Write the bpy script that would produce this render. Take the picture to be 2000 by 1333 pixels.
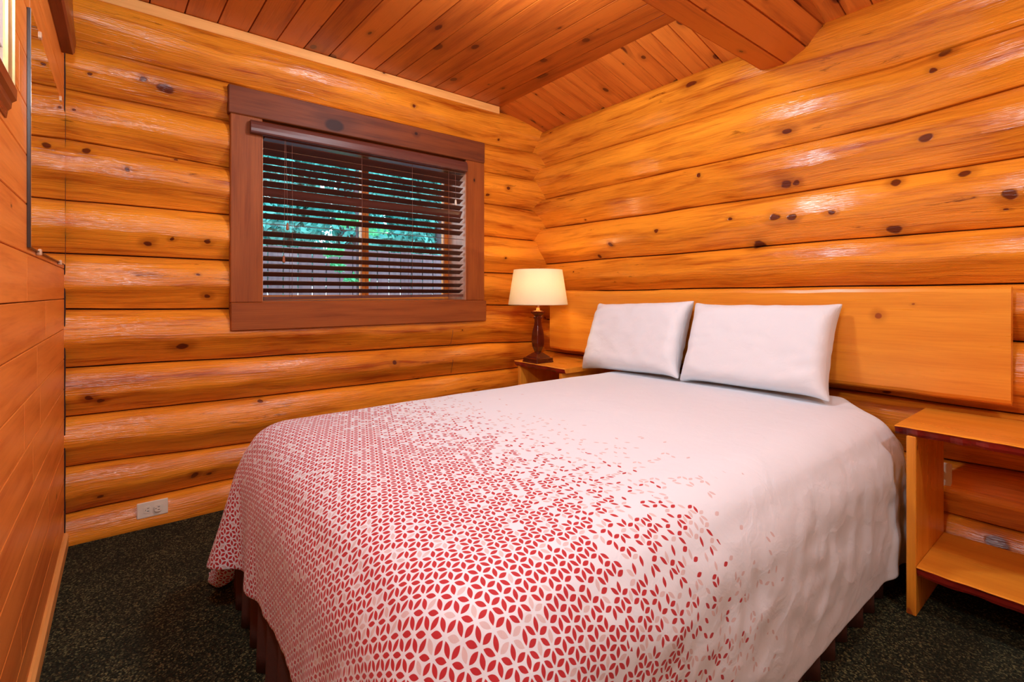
import bpy, math, random
import numpy as np
from mathutils import Vector, noise

random.seed(7); RNG = np.random.default_rng(11)
for o in list(bpy.data.objects): bpy.data.objects.remove(o)
SC = bpy.context.scene
COL = SC.collection
R = math.radians

# ------------------------------------------------------------------ camera
cam_d = bpy.data.cameras.new('camera'); cam = bpy.data.objects.new('camera', cam_d); COL.objects.link(cam)
cam_d.sensor_width = 36.0; cam_d.lens = 960 / 2000 * 36.0
cam_d.shift_y = -(666.5 - 575) / 2000
cam_d.clip_start = 0.02
cam.location = (0, 0, 1.06)
cam.rotation_euler = (R(90), 0, R(-38.3))
SC.camera = cam

# ------------------------------------------------------------------ world, lights, exposure
SC.view_settings.view_transform = 'Standard'; SC.view_settings.look = 'None'
SC.view_settings.gamma = 1.0; SC.view_settings.use_curve_mapping = False
SC.view_settings.exposure = 0.55
world = bpy.data.worlds.new('sky'); SC.world = world; world.use_nodes = True
bg = world.node_tree.nodes['Background']
bg.inputs[0].default_value = (0.62, 0.85, 1.0, 1); bg.inputs[1].default_value = 3.8

def light(name, kind, loc, energy, color, size=0.1, rot=(0, 0, 0), parent=None):
    l = bpy.data.lights.new(name, kind); l.energy = energy; l.color = color
    if kind == 'AREA': l.shape = 'DISK'; l.size = size
    elif kind == 'POINT': l.shadow_soft_size = size
    o = bpy.data.objects.new(name, l); o.location = loc; o.rotation_euler = rot
    COL.objects.link(o)
    return o
LAMP_FILL_POS = [(1.20, 1.40, 2.29), (-0.02, 0.42, 1.98), (1.30, -0.45, 2.20)]  # ceiling lamp, then an added flash stand-in, then an added fill light
LAMP_FILL_POWER = [32, 31, 23]
LAMP_FILL_COL = (0.74, 0.88, 1.0)
for p, e in zip(LAMP_FILL_POS, LAMP_FILL_POWER):
    light('lamp_or_fill_light', 'POINT', (p[0], p[1], p[2] - 0.0), e, LAMP_FILL_COL, 0.085)
light('bulb_light', 'POINT', (2.11, 2.40, 1.12), 9.0, (1.0, 0.76, 0.46), 0.025)

# ------------------------------------------------------------------ tagging helpers
def tag(o, label=None, cat=None, group=None, kind=None):
    if label: o['label'] = label
    if cat: o['category'] = cat
    if group: o['group'] = group
    if kind: o['kind'] = kind
    return o
def empty(name, loc=(0, 0, 0)):
    e = bpy.data.objects.new(name, None); e.location = loc; e.empty_display_size = 0.1
    COL.objects.link(e); return e

# ------------------------------------------------------------------ node helpers
class NT:
    def __init__(s, name):
        s.m = bpy.data.materials.new(name); s.m.use_nodes = True
        s.t = s.m.node_tree; s.n = s.t.nodes; s.l = s.t.links
        s.b = s.n['Principled BSDF']
    def new(s, typ, **kw):
        x = s.n.new(typ)
        for k, v in kw.items(): setattr(x, k, v)
        return x
    def put(s, sock, v):
        if v is None: return
        if isinstance(v, bpy.types.NodeSocket): s.l.new(v, sock)
        elif isinstance(v, (tuple, list)) and sock.type == 'RGBA' and len(v) == 3: sock.default_value = (*v, 1)
        else: sock.default_value = v
    def math(s, op, a, b=None, c=None, clamp=False):
        x = s.new('ShaderNodeMath', operation=op, use_clamp=clamp)
        s.put(x.inputs[0], a); s.put(x.inputs[1], b)
        if c is not None: s.put(x.inputs[2], c)
        return x.outputs[0]
    def xyz(s, x, y, z=0.0):
        c = s.new('ShaderNodeCombineXYZ'); s.put(c.inputs[0], x); s.put(c.inputs[1], y); s.put(c.inputs[2], z); return c.outputs[0]
    def sep(s, v):
        c = s.new('ShaderNodeSeparateXYZ'); s.put(c.inputs[0], v); return c.outputs
    def noise(s, vec, scale=1.0, detail=2.0, rough=0.5, dist=0.0):
        x = s.new('ShaderNodeTexNoise'); s.put(x.inputs['Vector'], vec); x.inputs['Scale'].default_value = scale
        x.inputs['Detail'].default_value = detail; x.inputs['Roughness'].default_value = rough; x.inputs['Distortion'].default_value = dist
        return x.outputs['Fac']
    def rng(s, v, a, b, c=0.0, d=1.0, smooth=True):
        x = s.new('ShaderNodeMapRange'); x.interpolation_type = 'SMOOTHSTEP' if smooth else 'LINEAR'
        s.put(x.inputs[0], v)
        for i, q in enumerate((a, b, c, d)): s.put(x.inputs[i + 1], q)
        return x.outputs[0]
    def mix(s, f, a, b, blend='MIX'):
        x = s.new('ShaderNodeMix', data_type='RGBA', blend_type=blend)
        s.put(x.inputs[0], f); s.put(x.inputs[6], a); s.put(x.inputs[7], b)
        return x.outputs[2]
    def white(s, vec):
        x = s.new('ShaderNodeTexWhiteNoise', noise_dimensions='3D'); s.put(x.inputs['Vector'], vec); return x.outputs
    def bump(s, h, strength, dist=0.01):
        x = s.new('ShaderNodeBump'); x.inputs['Strength'].default_value = strength; x.inputs['Distance'].default_value = dist
        s.put(x.inputs['Height'], h); s.l.new(x.outputs[0], s.b.inputs['Normal'])
    def set(s, **kw):
        for k, v in kw.items(): s.put(s.b.inputs[k], v)

def wood(name, light_c, dark_c, knot_c=(0.10, 0.012, 0.004), knots=0.35, kscale=(1.6, 5.0), ring=34, rough=0.32,
         vary=0.25, scar=0.0, bump=0.25, coat=0.0, kr=0.16, streak=0.5, placed=None):
    """wood from UVs in metres: u runs along the grain; the board number is v / 8"""
    t = NT(name)
    uv = t.sep(t.new('ShaderNodeUVMap', uv_map='UVMap').outputs[0]); u, v = uv[0], uv[1]
    bid = t.math('FLOOR', t.math('ADD', t.math('DIVIDE', v, 8.0), 0.5))
    rnd = t.white(t.xyz(bid, 3.7, 1.3))[0]
    uu = t.math('ADD', u, t.math('MULTIPLY', rnd, 17.0))
    # knots
    warp = t.noise(t.xyz(t.math('MULTIPLY', uu, 9.0), t.math('MULTIPLY', v, 16.0)), 1.0, 2.0)
    warp = t.math('MULTIPLY', t.math('SUBTRACT', warp, 0.5), 0.16)
    vo = t.new('ShaderNodeTexVoronoi', voronoi_dimensions='2D', feature='F1')
    vo.inputs['Scale'].default_value = 1.0
    t.put(vo.inputs['Vector'], t.xyz(t.math('ADD', t.math('MULTIPLY', uu, kscale[0]), warp), t.math('ADD', t.math('MULTIPLY', v, kscale[1]), warp)))
    cr = t.sep(vo.outputs['Color'])
    # ellipse distance about the cell's point
    pos = t.sep(vo.outputs['Position'])
    du = t.math('SUBTRACT', t.math('MULTIPLY', uu, kscale[0]), pos[0]); dv = t.math('SUBTRACT', t.math('ADD', t.math('MULTIPLY', v, kscale[1]), warp), pos[1])
    mu = t.math('DIVIDE', du, kscale[0]); mv = t.math('DIVIDE', dv, kscale[1])     # metres
    asp = t.math('ADD', 1.0, t.math('MULTIPLY', cr[2], 1.1))
    dd = t.math('SQRT', t.math('ADD', t.math('POWER', t.math('ABSOLUTE', t.math('DIVIDE', mu, asp)), 2.0), t.math('POWER', t.math('ABSOLUTE', mv), 2.0)))
    has = t.math('LESS_THAN', cr[0], knots)
    rad = t.math('MULTIPLY', t.math('ADD', 0.25, t.math('POWER', cr[1], 2.2)), kr * 0.1)
    rel = t.math('DIVIDE', dd, rad)
    kn = t.math('MULTIPLY', t.rng(rel, 1.15, 0.75), has)
    halo = t.math('MULTIPLY', t.rng(rel, 3.6, 0.9), has)
    if placed:
        pv_ = t.sep(t.new('ShaderNodeUVMap', uv_map='place').outputs[0]); dmin = 9.0
        pw = t.xyz(t.math('ADD', pv_[0], t.math('MULTIPLY', warp, 0.26)), t.math('ADD', t.math('MULTIPLY', pv_[1], 1.45), t.math('MULTIPLY', t.math('SINE', t.math('MULTIPLY', warp, 60.0)), 0.007)))
        for (ka, kz, ks) in placed:
            x = t.new('ShaderNodeVectorMath', operation='DISTANCE'); t.put(x.inputs[0], pw); x.inputs[1].default_value = (ka, kz * 1.45, 0)
            dmin = t.math('MINIMUM', dmin, t.math('DIVIDE', x.outputs['Value'], ks * 1.2))
        kn = t.math('MAXIMUM', kn, t.rng(dmin, 1.15, 0.75)); halo = t.math('MAXIMUM', halo, t.rng(dmin, 3.2, 0.9))
    # grain
    low = t.noise(t.xyz(t.math('MULTIPLY', uu, 0.8), t.math('MULTIPLY', v, 5.0)), 1.0, 2.0)
    ph = t.math('ADD', t.math('MULTIPLY', v, ring * 2.0), t.math('MULTIPLY', low, ring * 0.55))
    ph = t.math('ADD', ph, t.math('MULTIPLY', halo, 2.4))
    rg = t.math('MULTIPLY', t.math('ADD', t.math('SINE', ph), 1.0), 0.5)
    rg = t.math('POWER', rg, 1.6)
    fine = t.noise(t.xyz(t.math('MULTIPLY', uu, 5.0), t.math('MULTIPLY', v, 150.0)), 1.0, 3.0, 0.6)
    mid = t.noise(t.xyz(t.math('MULTIPLY', uu, 2.2), t.math('MULTIPLY', v, 26.0)), 1.0, 4.0, 0.6, 0.4)
    g = t.math('ADD', t.math('MULTIPLY', rg, 0.28), t.math('MULTIPLY', t.rng(fine, 0.35, 0.75), 0.32))
    g = t.math('ADD', g, t.math('MULTIPLY', t.rng(mid, 0.45, 0.75), streak))
    pv = t.noise(t.xyz(t.math('MULTIPLY', uu, 1.3), t.math('MULTIPLY', v, 3.0), 4.0), 1.0, 3.0)
    g = t.math('ADD', g, t.math('MULTIPLY', t.math('SUBTRACT', pv, 0.5), 0.9))
    g = t.math('ADD', g, t.math('MULTIPLY', t.math('SUBTRACT', rnd, 0.5), vary * 2), clamp=True)
    c = t.mix(g, light_c, dark_c)
    if scar:
        sc = t.noise(t.xyz(t.math('MULTIPLY', uu, 5.0), t.math('MULTIPLY', v, 34.0), 9.0), 1.0, 5.0, 0.7, 0.6)
        sc2 = t.noise(t.xyz(t.math('MULTIPLY', uu, 1.1), t.math('MULTIPLY', v, 3.5), 2.0), 1.0, 1.0)
        c = t.mix(t.math('MULTIPLY', t.math('MULTIPLY', t.rng(sc, 0.58, 0.72), t.rng(sc2, 0.48, 0.62)), scar), c, tuple(q * 0.33 for q in dark_c))
    c = t.mix(t.math('MULTIPLY', halo, 0.4), c, tuple(q * 0.6 for q in dark_c))
    c = t.mix(t.math('MULTIPLY', kn, 0.92), c, knot_c)
    t.set(**{'Base Color': c, 'Roughness': t.math('ADD', rough, t.math('MULTIPLY', t.math('SUBTRACT', mid, 0.5), 0.18))})
    t.b.inputs['Coat Weight'].default_value = coat; t.b.inputs['Coat Roughness'].default_value = 0.12
    h = t.math('ADD', t.math('MULTIPLY', fine, 0.35), t.math('MULTIPLY', pv, 1.2)); h = t.math('ADD', h, t.math('MULTIPLY', mid, 0.5))
    t.bump(t.math('SUBTRACT', h, t.math('MULTIPLY', kn, 0.1)), bump, 0.01)
    return t.m

def plain(name, col, rough=0.5, metal=0.0, spec=None, noise_amt=0.0, nscale=40, trans=0.0, emit=None, bump=0.0):
    t = NT(name)
    c = tuple(col)
    if noise_amt:
        n = t.noise(t.new('ShaderNodeTexCoord').outputs['Object'], nscale, 3.0)
        c = t.mix(t.math('MULTIPLY', n, noise_amt), c, tuple(q * 0.35 for q in col))
        if bump: t.bump(n, bump, 0.004)
    t.set(**{'Base Color': c, 'Roughness': rough, 'Metallic': metal})
    if trans: t.b.inputs['Transmission Weight'].default_value = trans
    if emit: t.b.inputs['Emission Color'].default_value = (*emit[0], 1); t.b.inputs['Emission Strength'].default_value = emit[1]
    return t.m

# ------------------------------------------------------------------ materials
M = {}
LOG_KNOTS = [(10.505, 1.672, 0.0212), (11.038, 1.59, 0.0227), (10.988, 1.584, 0.0149), (11.066, 1.427, 0.0214), (10.997, 1.424, 0.0179), (11.171, 1.308, 0.0253), (10.611, 1.326, 0.0208), (10.267, 1.41, 0.0191), (10.392, 1.51, 0.0166), (10.451, 1.989, 0.0195), (10.484, 1.926, 0.0111), (11.471, 1.709, 0.0121), (11.733, 1.43, 0.0131), (10.833, 1.424, 0.0113), (10.602, 1.515, 0.0155), (12.097, 1.381, 0.0123), (10.301, 0.158, 0.0297), (11.29, 1.447, 0.0099), (-0.124, 1.675, 0.0136), (-0.165, 1.841, 0.0054), (0.07, 2.035, 0.0115), (-0.107, 2.014, 0.0068), (0.194, 1.697, 0.0074), (0.088, 1.293, 0.0145), (0.181, 1.321, 0.0074), (0.318, 1.316, 0.0123), (0.322, 1.053, 0.0123), (-0.116, 0.615, 0.0137), (-0.082, 0.593, 0.011), (0.265, 0.191, 0.0137), (0.276, 1.151, 0.0076), (2.107, 2.169, 0.009), (0.554, 0.507, 0.0114), (2.13, 1.316, 0.0091), (1.995, 1.755, 0.0133)]
M['log'] = wood('varnished_log', (0.90, 0.320, 0.022), (0.38, 0.068, 0.004), knots=0.13, kscale=(2.6, 5.2), ring=20, rough=0.21, vary=0.12, scar=0.9, bump=0.7, kr=0.17, streak=0.6, placed=LOG_KNOTS)
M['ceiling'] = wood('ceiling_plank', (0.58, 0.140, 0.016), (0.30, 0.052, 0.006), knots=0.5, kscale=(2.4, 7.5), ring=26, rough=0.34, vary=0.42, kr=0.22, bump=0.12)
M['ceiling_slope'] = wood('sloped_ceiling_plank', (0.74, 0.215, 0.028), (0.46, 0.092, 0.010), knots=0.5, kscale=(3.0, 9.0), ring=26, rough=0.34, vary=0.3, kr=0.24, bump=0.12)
M['panel'] = wood('panel_board', (0.88, 0.29, 0.050), (0.62, 0.145, 0.018), knots=0.18, kscale=(1.4, 5.0), ring=40, rough=0.36, vary=0.26, kr=0.15, bump=0.1)
M['pale'] = wood('pale_trim_wood', (0.93, 0.46, 0.13), (0.72, 0.27, 0.05), knots=0.3, kscale=(1.6, 9.0), rough=0.4, vary=0.1, kr=0.12, bump=0.1)
M['slab'] = wood('pine_slab', (0.86, 0.34, 0.030), (0.64, 0.185, 0.012), knots=0.3, kscale=(1.8, 5.6), ring=30, rough=0.30, vary=0.12, kr=0.13, bump=0.1, streak=0.3, knot_c=(0.30, 0.06, 0.01))
M['bark'] = wood('red_bark_edge', (0.32, 0.022, 0.012), (0.09, 0.006, 0.006), knots=0.1, rough=0.25, vary=0.1, bump=0.9, streak=0.9)
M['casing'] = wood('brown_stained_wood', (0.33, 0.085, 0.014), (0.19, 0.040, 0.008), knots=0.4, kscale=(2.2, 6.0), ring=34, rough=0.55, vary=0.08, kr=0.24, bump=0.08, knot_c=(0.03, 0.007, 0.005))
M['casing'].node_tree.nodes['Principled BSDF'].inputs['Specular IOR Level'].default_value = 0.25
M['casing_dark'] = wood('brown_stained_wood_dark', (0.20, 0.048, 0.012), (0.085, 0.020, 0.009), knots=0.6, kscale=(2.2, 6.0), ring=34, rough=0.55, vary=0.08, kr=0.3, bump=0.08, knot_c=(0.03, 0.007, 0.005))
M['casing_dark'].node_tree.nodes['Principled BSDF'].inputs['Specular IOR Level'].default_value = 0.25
M['blind'] = wood('dark_blind_slat', (0.11, 0.030, 0.018), (0.06, 0.015, 0.010), knots=0.0, ring=60, rough=0.35, vary=0.05, bump=0.03)
M['valance'] = wood('valance_brown', (0.13, 0.040, 0.028), (0.085, 0.022, 0.014), knots=0.0, ring=60, rough=0.3, vary=0.05, bump=0.03)
M['redwood'] = wood('red_stained_wood', (0.22, 0.030, 0.010), (0.11, 0.012, 0.006), knots=0.0, rough=0.3, vary=0.1, bump=0.05)
M['jamb'] = wood('window_jamb_wood', (0.75, 0.38, 0.22), (0.55, 0.24, 0.12), knots=0.1, rough=0.4, vary=0.1, bump=0.05)
M['mullion'] = wood('sash_orange_reflection', (0.80, 0.28, 0.04), (0.55, 0.14, 0.015), knots=0.0, rough=0.4, vary=0.1, bump=0.05)  # pale vinyl frame; the orange room reflection is painted into its colour
M['gap'] = plain('dark_gap', (0.03, 0.008, 0.004), 0.8, noise_amt=0.4)
M['lampwood'] = wood('mahogany_gloss', (0.115, 0.012, 0.005), (0.045, 0.005, 0.003), knots=0.0, ring=50, rough=0.14, vary=0.1, bump=0.02, coat=0.4)
M['white_plastic'] = plain('ivory_plastic', (0.86, 0.78, 0.62), 0.35, noise_amt=0.05)
M['slot'] = plain('socket_slot', (0.05, 0.03, 0.015), 0.6, noise_amt=0.3)
M['brass'] = plain('lamp_brass', (0.75, 0.36, 0.12), 0.25, 1.0, noise_amt=0.1)
M['cord'] = plain('blind_cord', (0.28, 0.11, 0.07), 0.7, noise_amt=0.2)
M['tassel'] = wood('tassel_wood', (0.42, 0.13, 0.05), (0.2, 0.05, 0.02), knots=0, rough=0.3)
M['skirt'] = plain('brown_skirt_cloth', (0.085, 0.032, 0.022), 0.75, noise_amt=0.35, nscale=220, bump=0.2)
M['gold'] = plain('gilt_moulding', (0.75, 0.52, 0.22), 0.32, 0.6, noise_amt=0.5, nscale=90)
M['mat_board'] = plain('picture_mat', (0.85, 0.80, 0.66), 0.7, noise_amt=0.03)
M['print'] = plain('picture_paper', (0.86, 0.85, 0.80), 0.6, noise_amt=0.05)
M['clip'] = plain('clear_clip', (0.70, 0.45, 0.28), 0.1, noise_amt=0.02)
M['mirror'] = plain('mirror_silver', (0.90, 0.90, 0.90), 0.015, 1.0, noise_amt=0.001)
M['mirror_edge'] = plain('mirror_edge', (0.045, 0.022, 0.014), 0.3, noise_amt=0.2)
M['plaster'] = plain('plain_plaster', (0.80, 0.62, 0.42), 0.8, noise_amt=0.05)
M['globe'] = plain('opal_globe', (0.95, 0.9, 0.85), 0.3, noise_amt=0.01, emit=((1.0, 0.88, 0.75), 6.0))
M['bulb'] = plain('warm_bulb', (1, 0.9, 0.7), 0.3, noise_amt=0.01, emit=((1.0, 0.72, 0.35), 18.0))

def mat_cloth(name, col=(0.80, 0.78, 0.80), pattern=False):
    t = NT(name)
    uv = t.sep(t.new('ShaderNodeUVMap', uv_map='UVMap').outputs[0]); u, v = uv[0], uv[1]
    c = col
    n = t.noise(t.xyz(t.math('MULTIPLY', u, 700.0), t.math('MULTIPLY', v, 700.0)), 1.0, 1.0)
    if pattern:
        A = 0.025; H = A * math.sqrt(3) / 2
        red = 0.0; pink = 0.0
        for k in range(3):
            a = math.radians(60 * k + 8); ca, sa = math.cos(a), math.sin(a)
            X = t.math('ADD', t.math('MULTIPLY', u, ca / A), t.math('MULTIPLY', v, sa / A))
            Yv = t.math('ADD', t.math('MULTIPLY', u, -sa / H), t.math('MULTIPLY', v, ca / H))
            row = t.math('FLOOR', t.math('ADD', Yv, 0.5))
            X2 = t.math('SUBTRACT', X, t.math('MULTIPLY', row, 0.5))
            cx = t.math('FLOOR', X2)
            lx = t.math('SUBTRACT', t.math('SUBTRACT', X2, cx), 0.5)
            ly = t.math('MULTIPLY', t.math('SUBTRACT', Yv, row), H / A)
            q = t.math('DIVIDE', lx, 0.345)
            w = t.math('MULTIPLY', t.math('SUBTRACT', 1.0, t.math('MULTIPLY', q, q)), 0.158)
            inside = t.rng(t.math('SUBTRACT', w, t.math('ABSOLUTE', ly)), -0.006, 0.014, smooth=False)
            wn = t.white(t.xyz(cx, row, 10.0 + k)); cc = t.sep(wn[1])
            # centre of the leaf along the bed decides whether it is printed
            prob = t.rng(t.math('ADD', u, t.math('MULTIPLY', t.math('SUBTRACT', cc[2], 0.5), 0.10)), 0.52, 1.42, 1.0, 0.0)
            prob = t.math('POWER', prob, 1.8)
            pres = t.math('LESS_THAN', wn[0], prob)
            ispink = t.math('LESS_THAN', cc[0], t.rng(u, 0.5, 1.2, 0.10, 0.22, smooth=False))
            m = t.math('MULTIPLY', inside, pres)
            pink = t.math('ADD', pink, t.math('MULTIPLY', m, ispink))
            red = t.math('ADD', red, t.math('MULTIPLY', m, t.math('SUBTRACT', 1.0, ispink)))
        c = t.mix(t.math('MINIMUM', pink, 1.0), c, (0.66, 0.54, 0.54))
        c = t.mix(t.math('MINIMUM', red, 1.0), c, (0.47, 0.018, 0.024))
    t.set(**{'Base Color': c, 'Roughness': 0.8})
    t.b.inputs['Sheen Weight'].default_value = 0.15
    wr = t.noise(t.xyz(t.math('MULTIPLY', u, 16.0), t.math('MULTIPLY', v, 16.0), 3.0), 1.0, 3.0, 0.55, 0.8)
    rd = t.noise(t.xyz(t.math('MULTIPLY', u, 6.0), t.math('MULTIPLY', v, 7.0), 6.0), 1.0, 1.0, 0.4, 0.25)
    rd = t.math('MULTIPLY', t.math('ABSOLUTE', t.math('SUBTRACT', rd, 0.5)), -1.0)
    rd = t.math('MULTIPLY', rd, t.rng(v, 0.66, 0.48, 1.2, 4.5) if pattern else 2.0)
    t.bump(t.math('ADD', t.math('ADD', wr, rd), t.math('MULTIPLY', n, 0.05)), 0.4, 0.008)
    return t.m
M['spread'] = mat_cloth('leaf_print_cotton', (0.75, 0.83, 0.89), True)
M['pillow'] = mat_cloth('white_pillow_cotton', (0.79, 0.85, 0.89))
def mat_shade():
    t = NT('cream_lampshade_fabric')
    co = t.new('ShaderNodeTexCoord').outputs['Object']
    n = t.noise(co, 300, 1.0)
    c = t.mix(n, (0.93, 0.86, 0.70), (0.86, 0.79, 0.62))
    d = t.new('ShaderNodeBsdfDiffuse'); tr = t.new('ShaderNodeBsdfTranslucent'); mx = t.new('ShaderNodeMixShader')
    t.put(d.inputs[0], c); t.put(tr.inputs[0], c); mx.inputs[0].default_value = 0.40
    t.l.new(d.outputs[0], mx.inputs[1]); t.l.new(tr.outputs[0], mx.inputs[2])
    t.l.new(mx.outputs[0], t.n['Material Output'].inputs[0]); return t.m
M['shade'] = mat_shade()
def mat_carpet():
    t = NT('dark_green_carpet')
    co = t.new('ShaderNodeTexCoord').outputs['Object']; s = t.sep(co)
    vo = t.new('ShaderNodeTexVoronoi', feature='F1'); vo.inputs['Scale'].default_value = 230
    t.put(vo.inputs['Vector'], co)
    cr = t.sep(vo.outputs['Color'])
    c = t.mix(t.rng(cr[0], 0.3, 0.95), (0.014, 0.016, 0.009), (0.055, 0.054, 0.027))
    c = t.mix(t.math('GREATER_THAN', cr[1], 0.86), c, (0.15, 0.14, 0.06))
    big = t.noise(co, 5.0, 3.0)
    c = t.mix(t.math('MULTIPLY', t.rng(big, 0.4, 0.7), 0.5), c, (0.014, 0.016, 0.010))
    t.set(**{'Base Color': c, 'Roughness': 0.95}); t.b.inputs['Specular IOR Level'].default_value = 0.1
    t.bump(vo.outputs['Distance'], 0.8, 0.004); return t.m
M['carpet'] = mat_carpet()
def mat_glass():
    t = NT('window_glass')
    g = t.new('ShaderNodeBsdfGlossy'); g.inputs['Roughness'].default_value = 0.02
    tr = t.new('ShaderNodeBsdfTransparent'); mx = t.new('ShaderNodeMixShader'); fr = t.new('ShaderNodeFresnel'); fr.inputs[0].default_value = 1.45
    t.l.new(fr.outputs[0], mx.inputs[0]); t.l.new(tr.outputs[0], mx.inputs[1]); t.l.new(g.outputs[0], mx.inputs[2])
    t.l.new(mx.outputs[0], t.n['Material Output'].inputs[0]); return t.m
M['glass'] = mat_glass()
def mat_leaf(name, a, b):
    t = NT(name)
    r = t.new('ShaderNodeNewGeometry').outputs['Random Per Island']
    c = t.mix(r, a, b)
    d = t.new('ShaderNodeBsdfDiffuse'); tr = t.new('ShaderNodeBsdfTranslucent'); mx = t.new('ShaderNodeMixShader')
    t.put(d.inputs[0], c); t.put(tr.inputs[0], c); mx.inputs[0].default_value = 0.35
    t.l.new(d.outputs[0], mx.inputs[1]); t.l.new(tr.outputs[0], mx.inputs[2])
    t.l.new(mx.outputs[0], t.n['Material Output'].inputs[0]); return t.m
M['leaf_teal'] = mat_leaf('teal_foliage', (0.06, 0.30, 0.29), (0.22, 0.74, 0.66))
M['leaf_green'] = mat_leaf('bright_foliage', (0.08, 0.45, 0.22), (0.22, 0.75, 0.40))
M['fence'] = wood('weathered_fence', (0.15, 0.095, 0.11), (0.07, 0.04, 0.055), knots=0.1, rough=0.8, vary=0.2, bump=0.2)
M['trunk'] = plain('grey_bark', (0.10, 0.075, 0.09), 0.9, noise_amt=0.7, nscale=20, bump=0.5)
M['grass'] = plain('forest_ground', (0.05, 0.10, 0.04), 0.9, noise_amt=0.8, nscale=8)

# ------------------------------------------------------------------ mesh helpers
def mesh(name, V, Fc, mat, parent=None, uv=None, smooth=False, fm=None):
    me = bpy.data.meshes.new(name)
    me.from_pydata([tuple(map(float, p)) for p in V], [], [tuple(int(i) for i in f) for f in Fc])
    mats = mat if isinstance(mat, (list, tuple)) else [mat]
    for m_ in mats: me.materials.append(m_)
    if uv is not None:
        l = me.uv_layers.new(name='UVMap'); arr = np.zeros(len(me.loops) * 2)
        vi = np.zeros(len(me.loops), int); me.loops.foreach_get('vertex_index', vi)
        if len(uv) == len(me.vertices): arr = np.asarray(uv, float)[vi].ravel()
        else: arr = np.asarray(uv, float).ravel()
        l.data.foreach_set('uv', arr)
    if smooth: me.polygons.foreach_set('use_smooth', [True] * len(me.polygons))
    if fm is not None: me.polygons.foreach_set('material_index', fm)
    me.validate(); me.update()
    o = bpy.data.objects.new(name, me); COL.objects.link(o)
    if parent: o.parent = parent
    return o

BOARD = [0]
class MB:
    """collects boxes / prisms with wood UVs (grain axis per piece)"""
    def __init__(s): s.V = []; s.F = []; s.UV = []; s.fm = []
    def _emit(s, P, faces, axis, m=0, bid=None):
        b = len(s.V); s.V += [tuple(p) for p in P]
        if bid is None: BOARD[0] += 1; bid = BOARD[0]
        bb = bid % 997
        P = np.array(P, float); others = [a for a in range(3) if a != axis]
        ru = (bid * 0.731) % 3.0
        for f in faces:
            q = P[list(f)]; n = np.zeros(3)
            for i in range(len(f)):
                a_, c_ = q[i], q[(i + 1) % len(f)]; n += np.cross(a_, c_)
            n = np.abs(n); ax = int(np.argmax(n))
            if ax == axis: uvs = [(p[others[0]] * 1.0 + ru, p[others[1]] % 8 * 1.0) for p in q]; 
            else:
                o2 = [a for a in others if a != ax][0]
                uvs = [(p[axis] + ru, p[o2]) for p in q]
            for a_, c_ in uvs: s.UV.append((a_, max(-3.9, min(3.9, c_)) + bb * 8.0))
            s.F.append(tuple(b + i for i in f)); s.fm.append(m)
    def box(s, x0, x1, y0, y1, z0, z1, axis=0, bev=0.003, m=0, bid=None):
        # chamfered box
        bev = min(bev, (x1 - x0) * .45, (y1 - y0) * .45, (z1 - z0) * .45)
        c = ((x0, x1), (y0, y1), (z0, z1)); P = []; idx = {}
        for i in (0, 1):
            for j in (0, 1):
                for k in (0, 1):
                    for a in range(3):
                        p = [c[0][i], c[1][j], c[2][k]]
                        for d, sgn in enumerate((i, j, k)):
                            if d != a: p[d] += bev if sgn == 0 else -bev
                        idx[(i, j, k, a)] = len(P); P.append(p)
        Fc = []
        for a in range(3):
            o1, o2 = (a + 1) % 3, (a + 2) % 3
            for s_ in (0, 1):
                cyc = [(0, 0), (1, 0), (1, 1), (0, 1)]
                if s_ == 0: cyc = cyc[::-1]
                f = []
                for (p, q) in cyc:
                    t = [0, 0, 0]; t[a] = s_; t[o1] = p; t[o2] = q; f.append(idx[(*t, a)])
                Fc.append(f)
        for a in range(3):          # edges along a
            o1, o2 = (a + 1) % 3, (a + 2) % 3
            for p in (0, 1):
                for q in (0, 1):
                    t0 = [0, 0, 0]; t0[o1] = p; t0[o2] = q; t1 = list(t0); t1[a] = 1
                    f = [idx[(*t0, o1)], idx[(*t1, o1)], idx[(*t1, o2)], idx[(*t0, o2)]]
                    if (p + q) % 2 == 0: f = f[::-1]
                    Fc.append(f)
        for i in (0, 1):
            for j in (0, 1):
                for k in (0, 1):
                    f = [idx[(i, j, k, a)] for a in range(3)]
                    if (i + j + k) % 2 == 0: f = f[::-1]
                    Fc.append(f)
        s._emit(P, Fc, axis, m, bid)
    def prism(s, poly, axis, a0, a1, m=0, bid=None, grain=None):
        """poly in the two other axes (cyclic order after axis), extruded along axis"""
        o1, o2 = (axis + 1) % 3, (axis + 2) % 3; n = len(poly); P = []
        for a in (a0, a1):
            for (p, q) in poly:
                t = [0, 0, 0]; t[axis] = a; t[o1] = p; t[o2] = q; P.append(t)
        Fc = [[i, (i + 1) % n, n + (i + 1) % n, n + i] for i in range(n)] + [list(range(n))[::-1], [n + i for i in range(n)]]
        s._emit(P, Fc, axis if grain is None else grain, m, bid)
    def build(s, name, mat, parent=None, smooth=False):
        return mesh(name, s.V, s.F, mat, parent, s.UV, smooth, s.fm)

def lathe(name, prof, mat, parent=None, n=40, loc=(0, 0, 0), cap=True, smooth=True, uvz=True):
    V = []; Fc = []; UV = []
    for (r, z) in prof:
        for i in range(n):
            a = 2 * math.pi * i / n; V.append((loc[0] + r * math.cos(a), loc[1] + r * math.sin(a), loc[2] + z)); UV.append((z, i / n * 2 * math.pi * 0.05))
    k = len(prof)
    for j in range(k - 1):
        for i in range(n): Fc.append((j * n + i, j * n + (i + 1) % n, (j + 1) * n + (i + 1) % n, (j + 1) * n + i))
    if cap: Fc.append(tuple(range(n))[::-1]); Fc.append(tuple((k - 1) * n + i for i in range(n)))
    return mesh(name, V, Fc, mat, parent, UV, smooth)

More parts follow.
